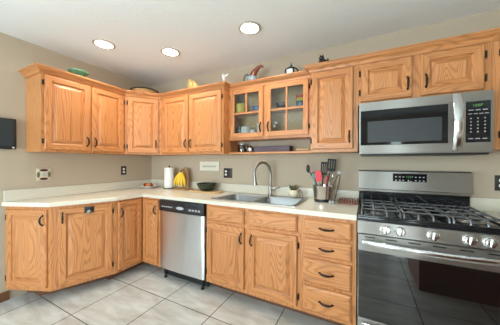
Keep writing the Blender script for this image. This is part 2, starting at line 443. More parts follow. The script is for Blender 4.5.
# glass-front cabinet
t = thing('wall_cabinet', 'oak wall cabinet with two glazed doors and crockery inside, above the sink', 'cabinet', (1.561, -.22, 0), 0, G_UP); fix(t)
W = .946; gb = 1.532
mb = MB()
mb.box(0, .018, .018, .2185, gb, UT); mb.box(W - .018, W, .018, .2185, gb, UT); mb.box(.018, W - .018, .018, .2185, gb, gb + .018); mb.box(.018, W - .018, .018, .2185, UT - .03, UT)
mb.build('body', 'oak_y', t, smooth=False)
MB().box(.018, W - .018, .205, .2185, gb + .018, UT - .03).build('back_panel', 'light_wood', t, smooth=False)
mb = MB()
for a, b in ((0, .045), (.425, .485), (W - .045, W)): mb.box(a, b, 0, .018, gb, UT, 0)
for a, b in ((.045, .425), (.485, W - .045)): mb.box(a, b, 0, .018, gb, gb + .045, 1); mb.box(a, b, 0, .018, 2.075, UT, 1)
mb.build('face_frame', ['oak_v', 'oak_h'], t, smooth=False)
MB().box(.0185, W - .0185, .020, .2045, 1.835, 1.850).build('shelf', 'oak_h', t, smooth=False)
def glass_door(root, x0, x1, z0, z1, hs, hinge, lower_muntin):
    w, h = x1 - x0, z1 - z0; s = .048
    mb = MB()
    mb.box(0, s, -.020, 0, 0, h, 0, .002); mb.box(w - s, w, -.020, 0, 0, h, 0, .002)
    mb.box(s, w - s, -.020, 0, 0, s, 1, .002); mb.box(s, w - s, -.020, 0, h - s, h, 1, .002)
    o = mb.build('door', ['oak_v', 'oak_h'], root, smooth=False, loc=(x0, -.0008, z0))
    mb = MB().box(s, w - s, -.017, -.004, h/2 - .009, h/2 + .009, 1)
    mb.box(w/2 - .009, w/2 + .009, -.016, -.004, h/2 + .009, h - s, 0)
    if lower_muntin: mb.box(w/2 - .009, w/2 + .009, -.016, -.004, s, h/2 - .009, 0)
    mb.build('muntin', ['oak_v', 'oak_h'], o, smooth=False)
    MB().box(s - .004, w - s + .004, -.0035, -.001, s - .004, h - s + .004).build('glass_pane', 'glass', o, smooth=False)
    make_handle(o, (.024 if hs == 'L' else w - .024, -.020, .100))
    for zz in (.075, h - .075): make_hinge(o, -.0085 if hinge == 'L' else w + .0085, zz)
glass_door(t, .034, .434, 1.558, 2.090, 'R', 'L', False); glass_door(t, .474, .905, 1.558, 2.090, 'L', 'R', True)
crown(t, [5])
glass_cab = t
# open shelf under it
sh = MB().box(1.562, 2.506, -.218, -.001, UB, UB + .018, 0, .002).build('wall_shelf', 'oak_h', smooth=False)
tag(sh, 'thin open oak shelf between two cabinets, under the glass-front cabinet', 'shelf')

t = thing('wall_cabinet', 'tall single-door oak wall cabinet left of the microwave', 'cabinet', (2.509, -.325, 0), 0, G_UP); fix(t)
MB().box(0, .388, 0, .3235, UB, UT).build('body', 'oak_v', t, smooth=False)
door(t, .014, .352, 1.405, 2.088, 'R', 1.505, 'L'); crown(t, [6, 7])

t = thing('wall_cabinet', 'short two-door oak wall cabinet directly above the microwave', 'cabinet', (2.906, -.325, 0), 0, G_UP); fix(t)
MB().box(-.008, .793, 0, .3235, 1.762, UT).build('body', 'oak_v', t, smooth=False)
door(t, .012, .356, 1.783, 2.088, 'R', 1.886, 'L'); door(t, .410, .752, 1.783, 2.088, 'L', 1.886, 'R'); crown(t, [8])

t = thing('wall_cabinet', 'oak wall cabinet at the right edge of the photo, right of the microwave', 'cabinet', (3.7005, -.325, 0), 0, G_UP); fix(t)
MB().box(0, .699, 0, .3235, UB, UT).build('body', 'oak_v', t, smooth=False)
door(t, .045, .345, 1.40, 2.088, 'R', 1.5, 'L'); door(t, .360, .670, 1.40, 2.088, 'L', 1.5, 'R'); crown(t, [9])

# ---- base cabinets
BZ, BT = .104, .8765
def toe(root, pts):
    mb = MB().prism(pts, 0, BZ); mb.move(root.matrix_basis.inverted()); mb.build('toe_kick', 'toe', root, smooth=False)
pA, pB, pC = Vector((.615, -.932)), Vector((.416, -1.41)), Vector((.003, -1.583))
d = pB - pC
t = thing('base_cabinet', 'end oak base cabinet with one door, angled against the left wall', 'cabinet', (pC.x, pC.y, 0), math.atan2(d.y, d.x), G_BASE); fix(t)
mb = MB().prism([(.002, -1.583), (.416, -1.411), (.002, -1.411)], BZ, BT); mb.move(t.matrix_basis.inverted()); mb.build('body', 'oak_v', t, smooth=False)
toe(t, [(.002, -1.440), (.060, -1.4115), (.002, -1.4115)])
door(t, .022, .422, .140, .848, 'R', .755, 'L', .030)
d = pA - pB
t = thing('base_cabinet', 'angled oak base cabinet with a small black latch plate on its door top', 'cabinet', (pB.x, pB.y, 0), math.atan2(d.y, d.x), G_BASE); fix(t)
mb = MB().prism([(.002, -1.410), (.416, -1.410), (.615, -.932), (.002, -.932)], BZ, BT); mb.move(t.matrix_basis.inverted()); mb.build('body', 'oak_v', t, smooth=False)
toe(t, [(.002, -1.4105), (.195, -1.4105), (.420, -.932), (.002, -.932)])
dd = door(t, .055, .478, .140, .848, 'L', .765, 'R', .026)
mb = MB().box(.188, .268, -.0225, -.0202, .648, .706, 0, .001).lathe([(.0, 0), (.020, .001), (.020, .010), (.012, .014), (0, .0145)], (.228, -.0222, .655), 14, 1, axis=(0, -1, 0))
o = mb.build('latch_plate', ['black_plastic', 'nickel'], dd); o['label'] = 'black latch plate'

t = thing('base_cabinet', 'corner oak base cabinet whose two narrow doors meet in the inside corner', 'cabinet', (.615, -.931, 0), 0, G_BASE); fix(t)
mb = MB().prism([(.002, -.931), (.615, -.931), (.615, -.615), (.911, -.615), (.911, -.002), (.002, -.002)], BZ, BT); mb.move(t.matrix_basis.inverted()); mb.build('body', 'oak_v', t, smooth=False)
toe(t, [(.002, -.9315), (.470, -.9315), (.470, -.470), (.911, -.470), (.911, -.002), (.002, -.002)])
rt = door(t, 0, .272, .140, .855, 'L', .745, None, .026); rt.rotation_euler = (0, 0, PI/2); rt.location = (.0008, .014, .140)
rt = door(t, 0, .242, .140, .855, 'R', .745, None, .026); rt.location = (.0225, .3152, .140)

t = thing('base_cabinet', 'oak sink base cabinet with two doors and two plain front panels', 'cabinet', (1.557, -.615, 0), 0, G_BASE); fix(t)
mb = MB()
mb.box(0, .945, 0, .018, BZ, BT); mb.box(0, .018, .018, .613, BZ, BT); mb.box(.927, .945, .018, .613, BZ, BT); mb.box(.018, .927, .018, .613, BZ, BZ + .018); mb.box(.018, .927, .60, .613, BZ + .018, BT)
mb.build('body', 'oak_v', t, smooth=False)
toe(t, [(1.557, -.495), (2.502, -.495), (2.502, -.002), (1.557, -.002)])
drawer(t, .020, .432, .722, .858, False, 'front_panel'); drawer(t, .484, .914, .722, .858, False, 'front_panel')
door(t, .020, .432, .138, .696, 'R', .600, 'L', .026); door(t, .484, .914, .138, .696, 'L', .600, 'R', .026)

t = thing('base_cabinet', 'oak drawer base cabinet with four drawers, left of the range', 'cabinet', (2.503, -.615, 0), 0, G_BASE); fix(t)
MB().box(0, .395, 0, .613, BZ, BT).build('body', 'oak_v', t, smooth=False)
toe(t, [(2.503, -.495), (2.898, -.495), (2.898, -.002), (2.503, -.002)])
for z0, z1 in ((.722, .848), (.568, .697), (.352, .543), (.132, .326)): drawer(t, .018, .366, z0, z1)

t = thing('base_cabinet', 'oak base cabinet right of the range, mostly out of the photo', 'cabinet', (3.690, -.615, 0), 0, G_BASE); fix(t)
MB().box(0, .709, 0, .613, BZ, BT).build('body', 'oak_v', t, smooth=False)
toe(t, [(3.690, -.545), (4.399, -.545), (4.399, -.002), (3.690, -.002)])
drawer(t, .02, .345, .722, .858); drawer(t, .365, .69, .722, .858); door(t, .02, .345, .138, .696, 'R', .6, 'L'); door(t, .365, .69, .138, .696, 'L', .6, 'R')

# ------------------------------------------------------------------ worktops
CZ0, CZ = .878, .915
mb = MB().prism([(.0015, -.0015), (2.900, -.0015), (2.900, -.640), (.640, -.640), (.640, -.942), (.440, -1.430), (.0015, -1.611)][::-1], CZ0, CZ)
bm = mb.bm
es = [e for e in bm.edges if all(abs(v.co.z - CZ) < 1e-5 for v in e.verts) and all(v.co.x > .01 or v.co.y < -1.6 for v in e.verts) and not all(v.co.y > -.01 for v in e.verts) and not all(v.co.x > 2.89 for v in e.verts)]
bmesh.ops.bevel(bm, geom=es, offset=.007, segments=3, profile=.5, affect='EDGES')
top = mb.build('worktop', 'counter', smooth=False)
tag(top, 'long cream worktop wrapping the corner, with an upstand along the walls', 'worktop')
SX0, SX1, SY0, SY1 = 1.580, 2.440, -.572, -.078
cut = MB().box(SX0 + .018, SX1 - .018, SY0 + .018, SY1 - .018, .8, 1.0).build('cut', 'counter', smooth=False)
boolean(top, cut)
MB().box(.0015, .021, -1.600, -.0015, CZ + .0003, 1.016, 0, .003).box(.0215, 2.900, -.021, -.0015, CZ + .0003, 1.016, 0, .003).build('backsplash', 'counter', top, smooth=False)
rt = MB().box(3.688, 4.400, -.640, -.0015, CZ0, CZ, 0, .004).build('worktop', 'counter', smooth=False)
tag(rt, 'short cream worktop right of the range at the edge of the photo', 'worktop')
MB().box(3.688, 4.400, -.021, -.0015, CZ + .0003, 1.016, 0, .003).build('backsplash', 'counter', rt, smooth=False)

# ------------------------------------------------------------------ dishwasher
def button(parent, x0, x1, y0, y1, z0, z1): MB().box(x0, x1, y0, y1, z0, z1).build('button', 'grey_icon', parent, smooth=False)
t = thing('dishwasher', 'stainless steel dishwasher with a black control panel, left of the sink cabinet', 'dishwasher', (.9135, -.615, 0)); Wd = .640
MB().box(.006, Wd - .006, .002, .58, .115, .872).build('body', 'gasket', t, smooth=False)
MB().box(.008, Wd - .008, .045, .06, .02, .115).build('toe_panel', 'gasket', t, smooth=False)
mb = MB(); n = 14; lp = []
for z0, yy in ((.116, 0), (.118, -.003), (.745, -.003), (.752, .0)):
    pass
prof = [(.010, .0005), (.010, -.016), (.018, -.021)] + [(.018 + (Wd - .036) * k / n, -.021 - .006 * math.sin(PI * k / n)) for k in range(1, n)] + [(Wd - .018, -.021), (Wd - .010, -.016), (Wd - .010, .0005)]
mb.prism(prof, .118, .747); mb.build('door_panel', 'steel_v', t)
cp = MB().box(.008, Wd - .008, -.030, .0005, .751, .870, 0, .006).build('control_panel', 'black_plastic', t)
for k in range(5): button(cp, .05 + k*.033, .072 + k*.033, -.0315, -.0295, .795, .806)
for k in range(4): button(cp, .44 + k*.04, .467 + k*.04, -.0315, -.0295, .785, .803)
MB().lathe([(0, 0), (.020, .001), (.020, .004), (0, .005)], (.32, -.0295, .800), 16, 0, (0, -1, 0), 2.6, .8).build('dial', 'grey_icon', cp)
for xx in (.06, Wd - .06):
    MB().lathe([(.018, 0), (.018, .012), (.010, .014), (.010, .114)], (xx, .02, 0), 12).build('foot', 'black_plastic', t)

# ------------------------------------------------------------------ sink + tap
t = thing('sink', 'double-bowl stainless steel sink set into the cream worktop', 'sink', ((SX0+SX1)/2, (SY0+SY1)/2, CZ))
cx, cy = (SX0+SX1)/2, (SY0+SY1)/2
hx0, hx1, hy0, hy1 = SX0 - cx, SX1 - cx, SY0 - cy, SY1 - cy
by0, by1 = hy0 + .028, hy1 - .085
B = [(hx0 + .030, -.012), (.012, hx1 - .030)]
mb = MB()
zt = .0065
def rim_strip(x0, x1, y0, y1): mb.box(x0, x1, y0, y1, .0004, zt)
rim_strip(hx0, hx1, hy0, by0); rim_strip(hx0, hx1, by1, hy1); rim_strip(hx0, B[0][0], by0, by1); rim_strip(B[0][1], B[1][0], by0, by1); rim_strip(B[1][1], hx1, by0, by1)
mb.build('rim', 'steel_sink', t, smooth=False)
for x0, x1 in B:
    mb = MB(); lo = []
    base = rrect(x0, x1, by0, by1, .05, 0)
    l0 = []
    for px, py, _ in base:
        ax = x0 if px < x0 + .05 else x1 if px > x1 - .05 else px; ay = by0 if py < by0 + .05 else by1 if py > by1 - .05 else py
        l0.append((ax, ay, zt))
    lo = [l0, [(p[0], p[1], zt) for p in base], [(p[0], p[1], zt - .006) for p in rrect(x0 + .004, x1 - .004, by0 + .004, by1 - .004, .05, 0)],
          [(p[0], p[1], -.165) for p in rrect(x0 + .012, x1 - .012, by0 + .012, by1 - .012, .05, 0)],
          [(p[0], p[1], -.182) for p in rrect(x0 + .030, x1 - .030, by0 + .030, by1 - .030, .04, 0)],
          [(p[0], p[1], -.186) for p in rrect((x0+x1)/2 - .05, (x0+x1)/2 + .05, -.09, .01, .049, 0)]]
    mb.loops(lo, close0=False)
    bo = mb.build('bowl', 'steel_sink', t)
    MB().lathe([(.044, -.1855), (.044, -.183), (.030, -.1835), (.026, -.1845), (0, -.1845)], ((x0+x1)/2, -.04, 0), 20).build('drain', 'nickel', bo)

t = thing('faucet', 'brushed nickel gooseneck tap behind the sink', 'faucet', (2.035, -.118, CZ + .007))
mb = MB().lathe([(.030, .0005), (.030, .004), (.024, .012), (.021, .03), (.0205, .10), (.016, .115)], seg=20); mb.build('base', 'nickel', t)
dv = Vector((-.38, -.92)).normalized(); pts = []; rad = .118; H0 = .243
for z in (.11, .16, .21): pts.append((0, 0, z))
for k in range(0, 15):
    a = PI * k / 14 * 1.08
    q = rad * (1 - math.cos(a)); pts.append((dv.x*q, dv.y*q, H0 + rad * math.sin(a)))
MB().tube(pts, .0145, 12).build('spout', 'nickel', t)
e = Vector(pts[-1]); tdir = (e - Vector(pts[-2])).normalized()
MB().tube([e - tdir*.004, e + tdir*.015, e + tdir*.05, e + tdir*.082, e + tdir*.086], [.0148, .0165, .019, .024, .021], 14).build('spray_head', 'nickel', t)
MB().tube([(.015, 0, .082), (.040, 0, .084), (.056, 0, .085)], [.017, .017, .014], 12).tube([(.046, 0, .085), (.075, -.004, .090), (.112, -.010, .098)], [.0075, .006, .0075], 10).build('lever', 'nickel', t)

t = thing('soap_dispenser', 'small nickel soap dispenser at the back right corner of the sink', 'soap dispenser', (2.375, -.118, CZ + .007))
MB().lathe([(.019, .0005), (.019, .005), (.012, .010), (.010, .045), (.013, .048), (.013, .060), (.006, .064)], seg=14).build('pump', 'nickel', t)
MB().tube([(0, 0, .060), (0, 0, .075), (-.008, -.02, .079), (-.016, -.045, .072)], [.006, .006, .005, .0045], 8).build('nozzle', 'nickel', t)

# ------------------------------------------------------------------ range
t = thing('gas_range', 'stainless steel gas range with a dark glass oven door', 'range', (2.906, -.655, 0)); Wr = .772
MB().box(0, Wr, .003, .650, .05, .893).build('body', 'gasket', t, smooth=False)
mb = MB()
for xx in (.05, Wr - .05):
    for yy in (.08, .58): mb.lathe([(.02, 0), (.02, .02), (.012, .022), (.012, .05)], (xx, yy, 0), 10)
mb.build('foot', 'black_plastic', t)
mb = MB().box(0, Wr, -.018, .598, .8935, .917, 0, .005)
mb.box(0, Wr, -.018, .006, .917, .9275, 0, .004).box(0, .014, .006, .590, .917, .925, 0, .003).box(Wr - .014, Wr, .006, .590, .917, .925, 0, .003)
ck = mb.build('cooktop', 'enamel', t)
burn = [(.135, .165, .040), (.135, .44, .046), (Wr/2, .30, .05), (Wr - .135, .165, .05), (Wr - .135, .44, .036)]
for bx_, by_, r in burn:
    b = MB().lathe([(r + .016, .9172), (r + .014, .921), (r, .923), (r - .004, .930)], (bx_, by_, 0), 22).build('burner', 'steel', ck)
    MB().lathe([(r - .002, .9305), (r, .932), (r - .002, .937), (r * .5, .939), (0, .939)], (bx_, by_, 0), 22).build('burner_cap', 'black_plastic', b)
gw = (Wr - .034) / 3
for gi in range(3):
    gx0 = .017 + gi * gw + .002; gx1 = gx0 + gw - .004
    mb = MB(); zt = .953; r = .0072
    def bar(xa, xb=None):
        x = xa
        mb.tube([(x, .016, .919), (x, .0165, .935), (x, .024, zt - .005), (x, .040, zt), (x, .30, zt), (x, .555, zt), (x, .572, zt - .005), (x, .578, .935), (x, .579, .919)], r, 8)
    for f in (.035, .345, .655, .965): bar(gx0 + (gx1 - gx0) * f)
    for yy in (.095, .235, .370, .510): mb.tube([(gx0 + .006, yy, zt - .001), (gx1 - .006, yy, zt - .001)], r * .95, 8)
    mb.build('grate', 'iron', ck)
# control panel, sloped
mb = MB().loops([[(0, 0, .8925), (0, -.022, .890), (0, -.034, .8105), (0, 0, .8105)], [(Wr, 0, .8925), (Wr, -.022, .890), (Wr, -.034, .8105), (Wr, 0, .8105)]])
pn = mb.build('control_panel', 'steel', t, smooth=False)
for kx in (.165, .245, .412, .575, .660):
    o = MB().lathe([(.031, 0), (.031, .004), (.027, .007), (.0245, .018), (.024, .026), (.021, .029), (0, .0295)], seg=22)
    o.box(-.0075, .0075, -.024, .024, .024, .040, 1, .003)
    o.build('knob', ['steel_bright', 'steel_bright'], pn, loc=(kx, -.0285, .849), rot=(PI/2 - .12, .12, 0))
# oven door
od = MB().box(.003, Wr - .003, -.022, 0, .236, .8005, 0, .003).box(.003, Wr - .003, -.026, -.022, .690, .798, 0, .003).build('oven_door', 'steel', t, smooth=False)
MB().box(.006, Wr - .006, -.0275, -.0222, .2385, .688, 0, .002).build('glass_panel', 'oven_glass', od, smooth=False)
for k in range(6):
    xx = .045 + k * .122
    MB().box(xx, xx + .062, -.0275, -.0258, .781, .788, 0).build('vent_slot', 'gasket', od, smooth=False)
pts = []; n = 16
for k in range(n + 1):
    a = -1 + 2*k/n; pts.append((Wr/2 + a * .362, -.034 - .045 * (1 - abs(a)**2.4), .752))
mb = MB().tube(pts, [.010 if k in (0, n) else .019 for k in range(n + 1)], 12, sq=(1.0, .62))
for xx in (.045, Wr - .045): mb.box(xx - .014, xx + .014, -.052, -.0262, .742, .762, 0, .003)
mb.build('handle', 'steel_bright', od)
dr = MB().box(.003, Wr - .003, -.024, 0, .062, .2295, 0, .004).build('drawer', 'steel', t, smooth=False)
pts = [(Wr/2 + a * .355, -.030 - .036 * (1 - abs(a)**2.4), .195) for a in [-1 + 2*k/n for k in range(n + 1)]]
MB().tube(pts, [.008 if k in (0, n) else .015 for k in range(n + 1)], 12, sq=(1, .6)).build('handle', 'steel_bright', dr)
# back guard
bgx0, bgx1 = -.006, Wr + .006
g = MB().loops([[(x, .655 - .004, 1.216), (x, .600, 1.216), (x, .588, 1.206), (x, .575, 1.052), (x, .560, 1.046), (x, .560, 1.032), (x, .586, 1.026), (x, .651, 1.026)] for x in (bgx0, bgx1)]).build('back_guard', 'steel', t, smooth=False)
MB().box(0, Wr, .600, .651, .9175, 1.0255, 0).build('riser', 'enamel', g, smooth=False)
dp = MB().box(.262, .500, -.003, .002, -.045, .045, 0, .002).build('display', 'black_gloss', g, smooth=False, loc=(0, .582, 1.149), rot=(.085, 0, 0))
text_mesh('12:07', .024, 'clock_digits', 'dim_led', dp, (.381, -.0036, .016))
for sx in (.285, .312, .338, .425, .452, .478):
    for zz in (.016, -.014): button(dp, sx - .006, sx + .006, -.0042, -.0028, zz - .004, zz + .004)
button(dp, .37, .378, -.0042, -.0028, -.022, -.010); button(dp, .384, .397, -.0042, -.0028, -.024, -.018)

# ------------------------------------------------------------------ microwave
t = thing('microwave', 'stainless steel over-the-range microwave above the gas range', 'microwave', (2.9075, -.4085, 0)); Wm = .772; z0, z1 = 1.355, 1.757
MB().box(.002, Wm - .002, .02, .406, z0 + .004, z1).build('body', 'gasket', t, smooth=False)
fr = MB()
fr.box(0, Wm, 0, .02, z1 - .066, z1, 0, .004).box(0, Wm, 0, .02, z0, z0 + .068, 0, .004).box(0, .012, 0, .02, z0 + .068, z1 - .066).box(Wm - .014, Wm, 0, .02, z0 + .068, z1 - .066).box(.548, .636, 0, .02, z0 + .068, z1 - .066)
fr.build('face_frame', 'steel', t, smooth=False)
MB().box(.01, Wm - .01, .03, .38, z0 - .012, z0 + .0035, 0, .003).build('vent_grille', 'black_plastic', t, smooth=False)
dg = MB().box(.0125, .5475, .004, .019, z0 + .0685, z1 - .0665).build('window', 'mw_glass', t, smooth=False)
MB().box(.060, .515, .0028, .0042, z0 + .088, z1 - .150, 0).build('window_mesh', 'mw_mesh', dg, smooth=False)
pts = [(.592, .001 - .048 * math.sin(PI * k / 14)**.75, z0 + .016 + (z1 - z0 - .022) * k / 14) for k in range(15)]
MB().tube(pts, [.030] * 15, 12, sq=(.30, .88)).build('handle', 'steel_bright', t)
cpn = MB().box(.6365, Wm - .0145, .003, .019, z0 + .0685, z1 - .0665).build('control_panel', 'black_gloss', t, smooth=False)
text_mesh('12:07', .022, 'clock_digits', 'green_led', cpn, (.696, .0022, z1 - .092))
for k in range(3): button(cpn, .652 + k*.034, .676 + k*.034, .0022, .0032, z1 - .124, z1 - .119)
for k in range(4): button(cpn, .650 + k*.027, .669 + k*.027, .0022, .0032, z1 - .148, z1 - .144)
for r_ in range(5):
    for k in range(3): button(cpn, .660 + k*.034, .667 + k*.034, .0022, .0032, z1 - .180 - r_*.022, z1 - .173 - r_*.022)
for k in range(3): button(cpn, .652 + k*.034, .674 + k*.034, .0022, .0032, z1 - .312, z1 - .307)

# ------------------------------------------------------------------ things on the walls
def outlet_plate(root, w, h):
    return MB().box(-w/2, w/2, -.006, -.0006, -h/2, h/2, 0, .003).build('plate', 'dark_plate', root)
def receptacle(root, x):
    for zz in (-.020, .020):
        MB().lathe([(0, 0), (.0165, .0005), (.0165, .003), (0, .0032)], (x, -.0058, zz), 16, 0, (0, -1, 0), 1, .85).build('socket', 'white_plastic', root)
t = thing('wall_outlet', 'dark double outlet plate on the left wall near the corner', 'outlet', (0, -.452, 1.165), PI/2); outlet_plate(t, .075, .118); receptacle(t, 0)
t = thing('wall_outlet', 'dark bronze plate with an outlet and a switch, left of the tap', 'outlet', (1.412, 0, 1.148)); outlet_plate(t, .128, .122); receptacle(t, -.030)
MB().box(.014, .046, -.0085, -.0055, -.032, .032, 0, .002).build('switch', 'dark_plate', t)
t = thing('wall_outlet', 'dark outlet plate at the right edge of the photo, right of the range', 'outlet', (3.872, 0, 1.135)); outlet_plate(t, .075, .118); receptacle(t, 0)
# patterned switch plate
t = thing('switch_plate', 'square cream switch plate with a plum and olive quatrefoil pattern', 'switch plate', (0, -1.311, 1.152), PI/2)
MB().box(-.058, .058, -.008, -.0006, -.060, .060, 0, .003).build('plate', 'tile_cream', t)
for (dx, dz, mt_) in ((0, .044, 'tile_plum'), (0, -.044, 'tile_plum'), (-.044, 0, 'tile_olive'), (.044, 0, 'tile_olive')):
    h_ = abs(dz) > 0
    MB().lathe([(0, 0), (.030, .0004), (.030, .002), (0, .0022)], (dx, -.0078, dz), 16, 0, (0, -1, 0), 1.15 if h_ else .42, .42 if h_ else 1.0).build('pattern', mt_, t)
MB().lathe([(0, 0), (.018, .0005), (.018, .003), (0, .0034)], (0, -.0078, 0), 16, 0, (0, -1, 0)).build('pattern', 'tile_blue', t)
# sign with handwriting
t = thing('wall_sign', 'small cream sign with a line of handwriting above the dark bowl', 'sign', (1.128, 0, 1.232))
MB().box(-.158, .158, -.016, -.0006, -.060, .060, 0, .002).build('board', 'sign_face', t, smooth=False)
mb = MB(); pts = []
for k in range(150):
    a = k / 149; x = -.115 + .230 * a
    pts.append((x + .004 * math.sin(k * 1.15), -.0168, -.004 + (.009 + .005 * math.sin(k * .37)) * math.sin(k * .9)))
mb.tube(pts, .0013, 5); mb.build('handwriting', 'ink', t)
# monitor
t = thing('monitor', 'small black flat screen at the left edge of the photo', 'screen', (.002, -1.672, 1.54), PI/2)
MB().box(-.149, .149, -.040, -.012, -.142, .142, 0, .008).build('bezel', 'black_plastic', t)
MB().box(-.128, .128, -.0415, -.0398, -.118, .122).build('screen', 'screen', t, smooth=False)
MB().box(-.06, .06, -.012, 0, -.06, .06).build('wall_bracket', 'black_plastic', t, smooth=False)
MB().box(.119, .134, -.0412, -.0400, -.130, -.121).build('badge', 'white_plastic', t, smooth=False)

# ------------------------------------------------------------------ things on the worktop
def bowl_prof(r0, r1, h, th=.005, n=7):
    out = [(r0 + (r1 - r0) * (k/n)**.62, h * (k/n)**1.3) for k in range(n + 1)]
    inn = [(max(r - th, .002), max(z, th)) for r, z in out[::-1]]
    return [(0, 0)] + out + inn + [(0, th)]
# plate with fruit
t = tag(MB().lathe([(0, 0), (.06, 0), (.062, .006), (.105, .020), (.118, .024), (.117, .029), (.06, .010), (0, .009)], (.20, -.215, CZ + .0004), 28).build('plate', 'white_ceramic'), 'white plate of fruit in the corner of the worktop', 'plate')
def fruit(name, mat, x, y, r, label, sc=(1, 1, .92)):
    z = CZ + .010 + r * sc[2] * .94
    t = thing(name, label, 'fruit', (x, y, z), 0)
    MB().sphere((0, 0, 0), r, 0, 14, sc).build('flesh', mat, t)
    MB().tube([(0, 0, r*sc[2]*.93), (.003, 0, r*sc[2] + .010)], .0022, 6).build('stem', 'banana_tip', t)
fruit('apple', 'apple', .152, -.222, .030, 'dark red apple at the left on the corner plate')
fruit('peach', 'orange', .222, -.232, .033, 'orange peach at the right front on the corner plate')
fruit('apple', 'apple', .198, -.170, .030, 'red apple behind the peach on the corner plate')
# paper towel
t = thing('paper_towel_holder', 'upright paper towel holder with a white roll, left of the bananas', 'paper towel holder', (.528, -.135, CZ))
MB().lathe([(0, .0004), (.075, .0004), (.075, .008), (.070, .012), (0, .012)], seg=26).build('base', 'towel_core', t)
MB().lathe([(.007, .012), (.007, .300), (.012, .303), (.013, .312), (.008, .320), (0, .322)], seg=14).build('rod', 'towel_core', t)
MB().lathe([(.020, .014), (.064, .014), (.066, .017), (.066, .287), (.064, .290), (.020, .290), (.020, .014)], seg=30).build('paper_roll', 'paper', t)
# banana stand + bananas
t = thing('banana_stand', 'wooden banana stand holding a bunch of bananas', 'banana stand', (.775, -.125, CZ))
MB().box(-.105, .105, -.075, .055, .0004, .018, 0, .005).build('base', 'mid_wood', t)
prof = [(-.062, .018), (.062, .018), (.070, .10), (.066, .19), (.045, .26), (.0, .302), (-.045, .26), (-.066, .19), (-.070, .10)]
mb = MB().loops([[(x, .028, z) for x, z in prof], [(x, .046, z) for x, z in prof]]); mb.build('back_board', 'mid_wood', t)
MB().tube([(0, .030, .262), (0, .005, .270), (0, -.020, .268), (0, -.030, .255), (0, -.022, .246)], .005, 8).build('hook', 'bronze', t)
bt = thing('banana_bunch', 'bunch of ripe yellow bananas hanging from the wooden stand', 'bananas', (.775, -.158, CZ + .248))
MB().tube([(0, .006, .012), (0, 0, 0), (0, -.002, -.018)], [.010, .014, .018], 8).build('stalk', 'banana_tip', bt)
for k, ang in enumerate((-.72, -.40, -.06, .28, .62)):
    pts = []; rs = []
    for i in range(10):
        u = i / 9; q = .062 * math.sin(u * 1.9) * (1.0 if k % 2 else 1.12)
        out_ = math.sin(ang); pts.append((out_ * (q * 1.75 + .022), -.004 - math.cos(ang) * q * .42, -.012 - .186 * u - .006 * (k % 2)))
        rs.append([.0075, .009, .014, .0165, .0172, .0172, .0165, .014, .009, .005][i])
    b = MB().tube(pts, rs, 8).build('banana', 'banana_skin', bt)
    e = Vector(pts[-1]); MB().tube([e, e + Vector((0, 0, -.006))], [.0055, .004], 6).build('tip', 'banana_tip', b)
# cutting board + bowl
t = thing('cutting_board', 'thin pale wooden cutting board under the dark bowl', 'cutting board', (1.195, -.165, CZ))
mb = MB(); mb.loops([rrect(-.215, .215, -.105, .105, .03, .0004), rrect(-.217, .217, -.107, .107, .032, .004), rrect(-.217, .217, -.107, .107, .032, .012), rrect(-.213, .213, -.103, .103, .03, .016)])
mb.build('board', 'light_wood', t)
bo = MB().lathe(bowl_prof(.050, .128, .092, .007), (1.205, -.165, CZ + .0165), 30).build('bowl', 'dark_green_ceramic')
tag(bo, 'dark green glazed bowl on the pale cutting board', 'bowl')
# owl planter
t = thing('planter', 'small round cream pot of succulents behind the sink', 'planter', (2.290, -.118, CZ + .007))
MB().lathe([(0, .0004), (.030, .0004), (.048, .015), (.056, .038), (.050, .062), (.038, .078), (.034, .078), (.034, .066), (0, .066)], seg=20).build('pot', 'cream_ceramic', t)
mb = MB()
for k in range(22):
    a = random.uniform(0, 2*PI); r1 = random.uniform(.018, .058); h_ = random.uniform(.03, .065)
    p0 = Vector((math.cos(a)*.012, math.sin(a)*.012, .064)); p1 = Vector((math.cos(a)*r1, math.sin(a)*r1, .066 + h_))
    mb.tube([p0, p0.lerp(p1, .5) + Vector((0, 0, .006)), p0.lerp(p1, .85), p1], [.004, .009, .0085, .002], 6, k % 2)
mb.build('foliage', ['leaf', 'leaf_brown'], t)
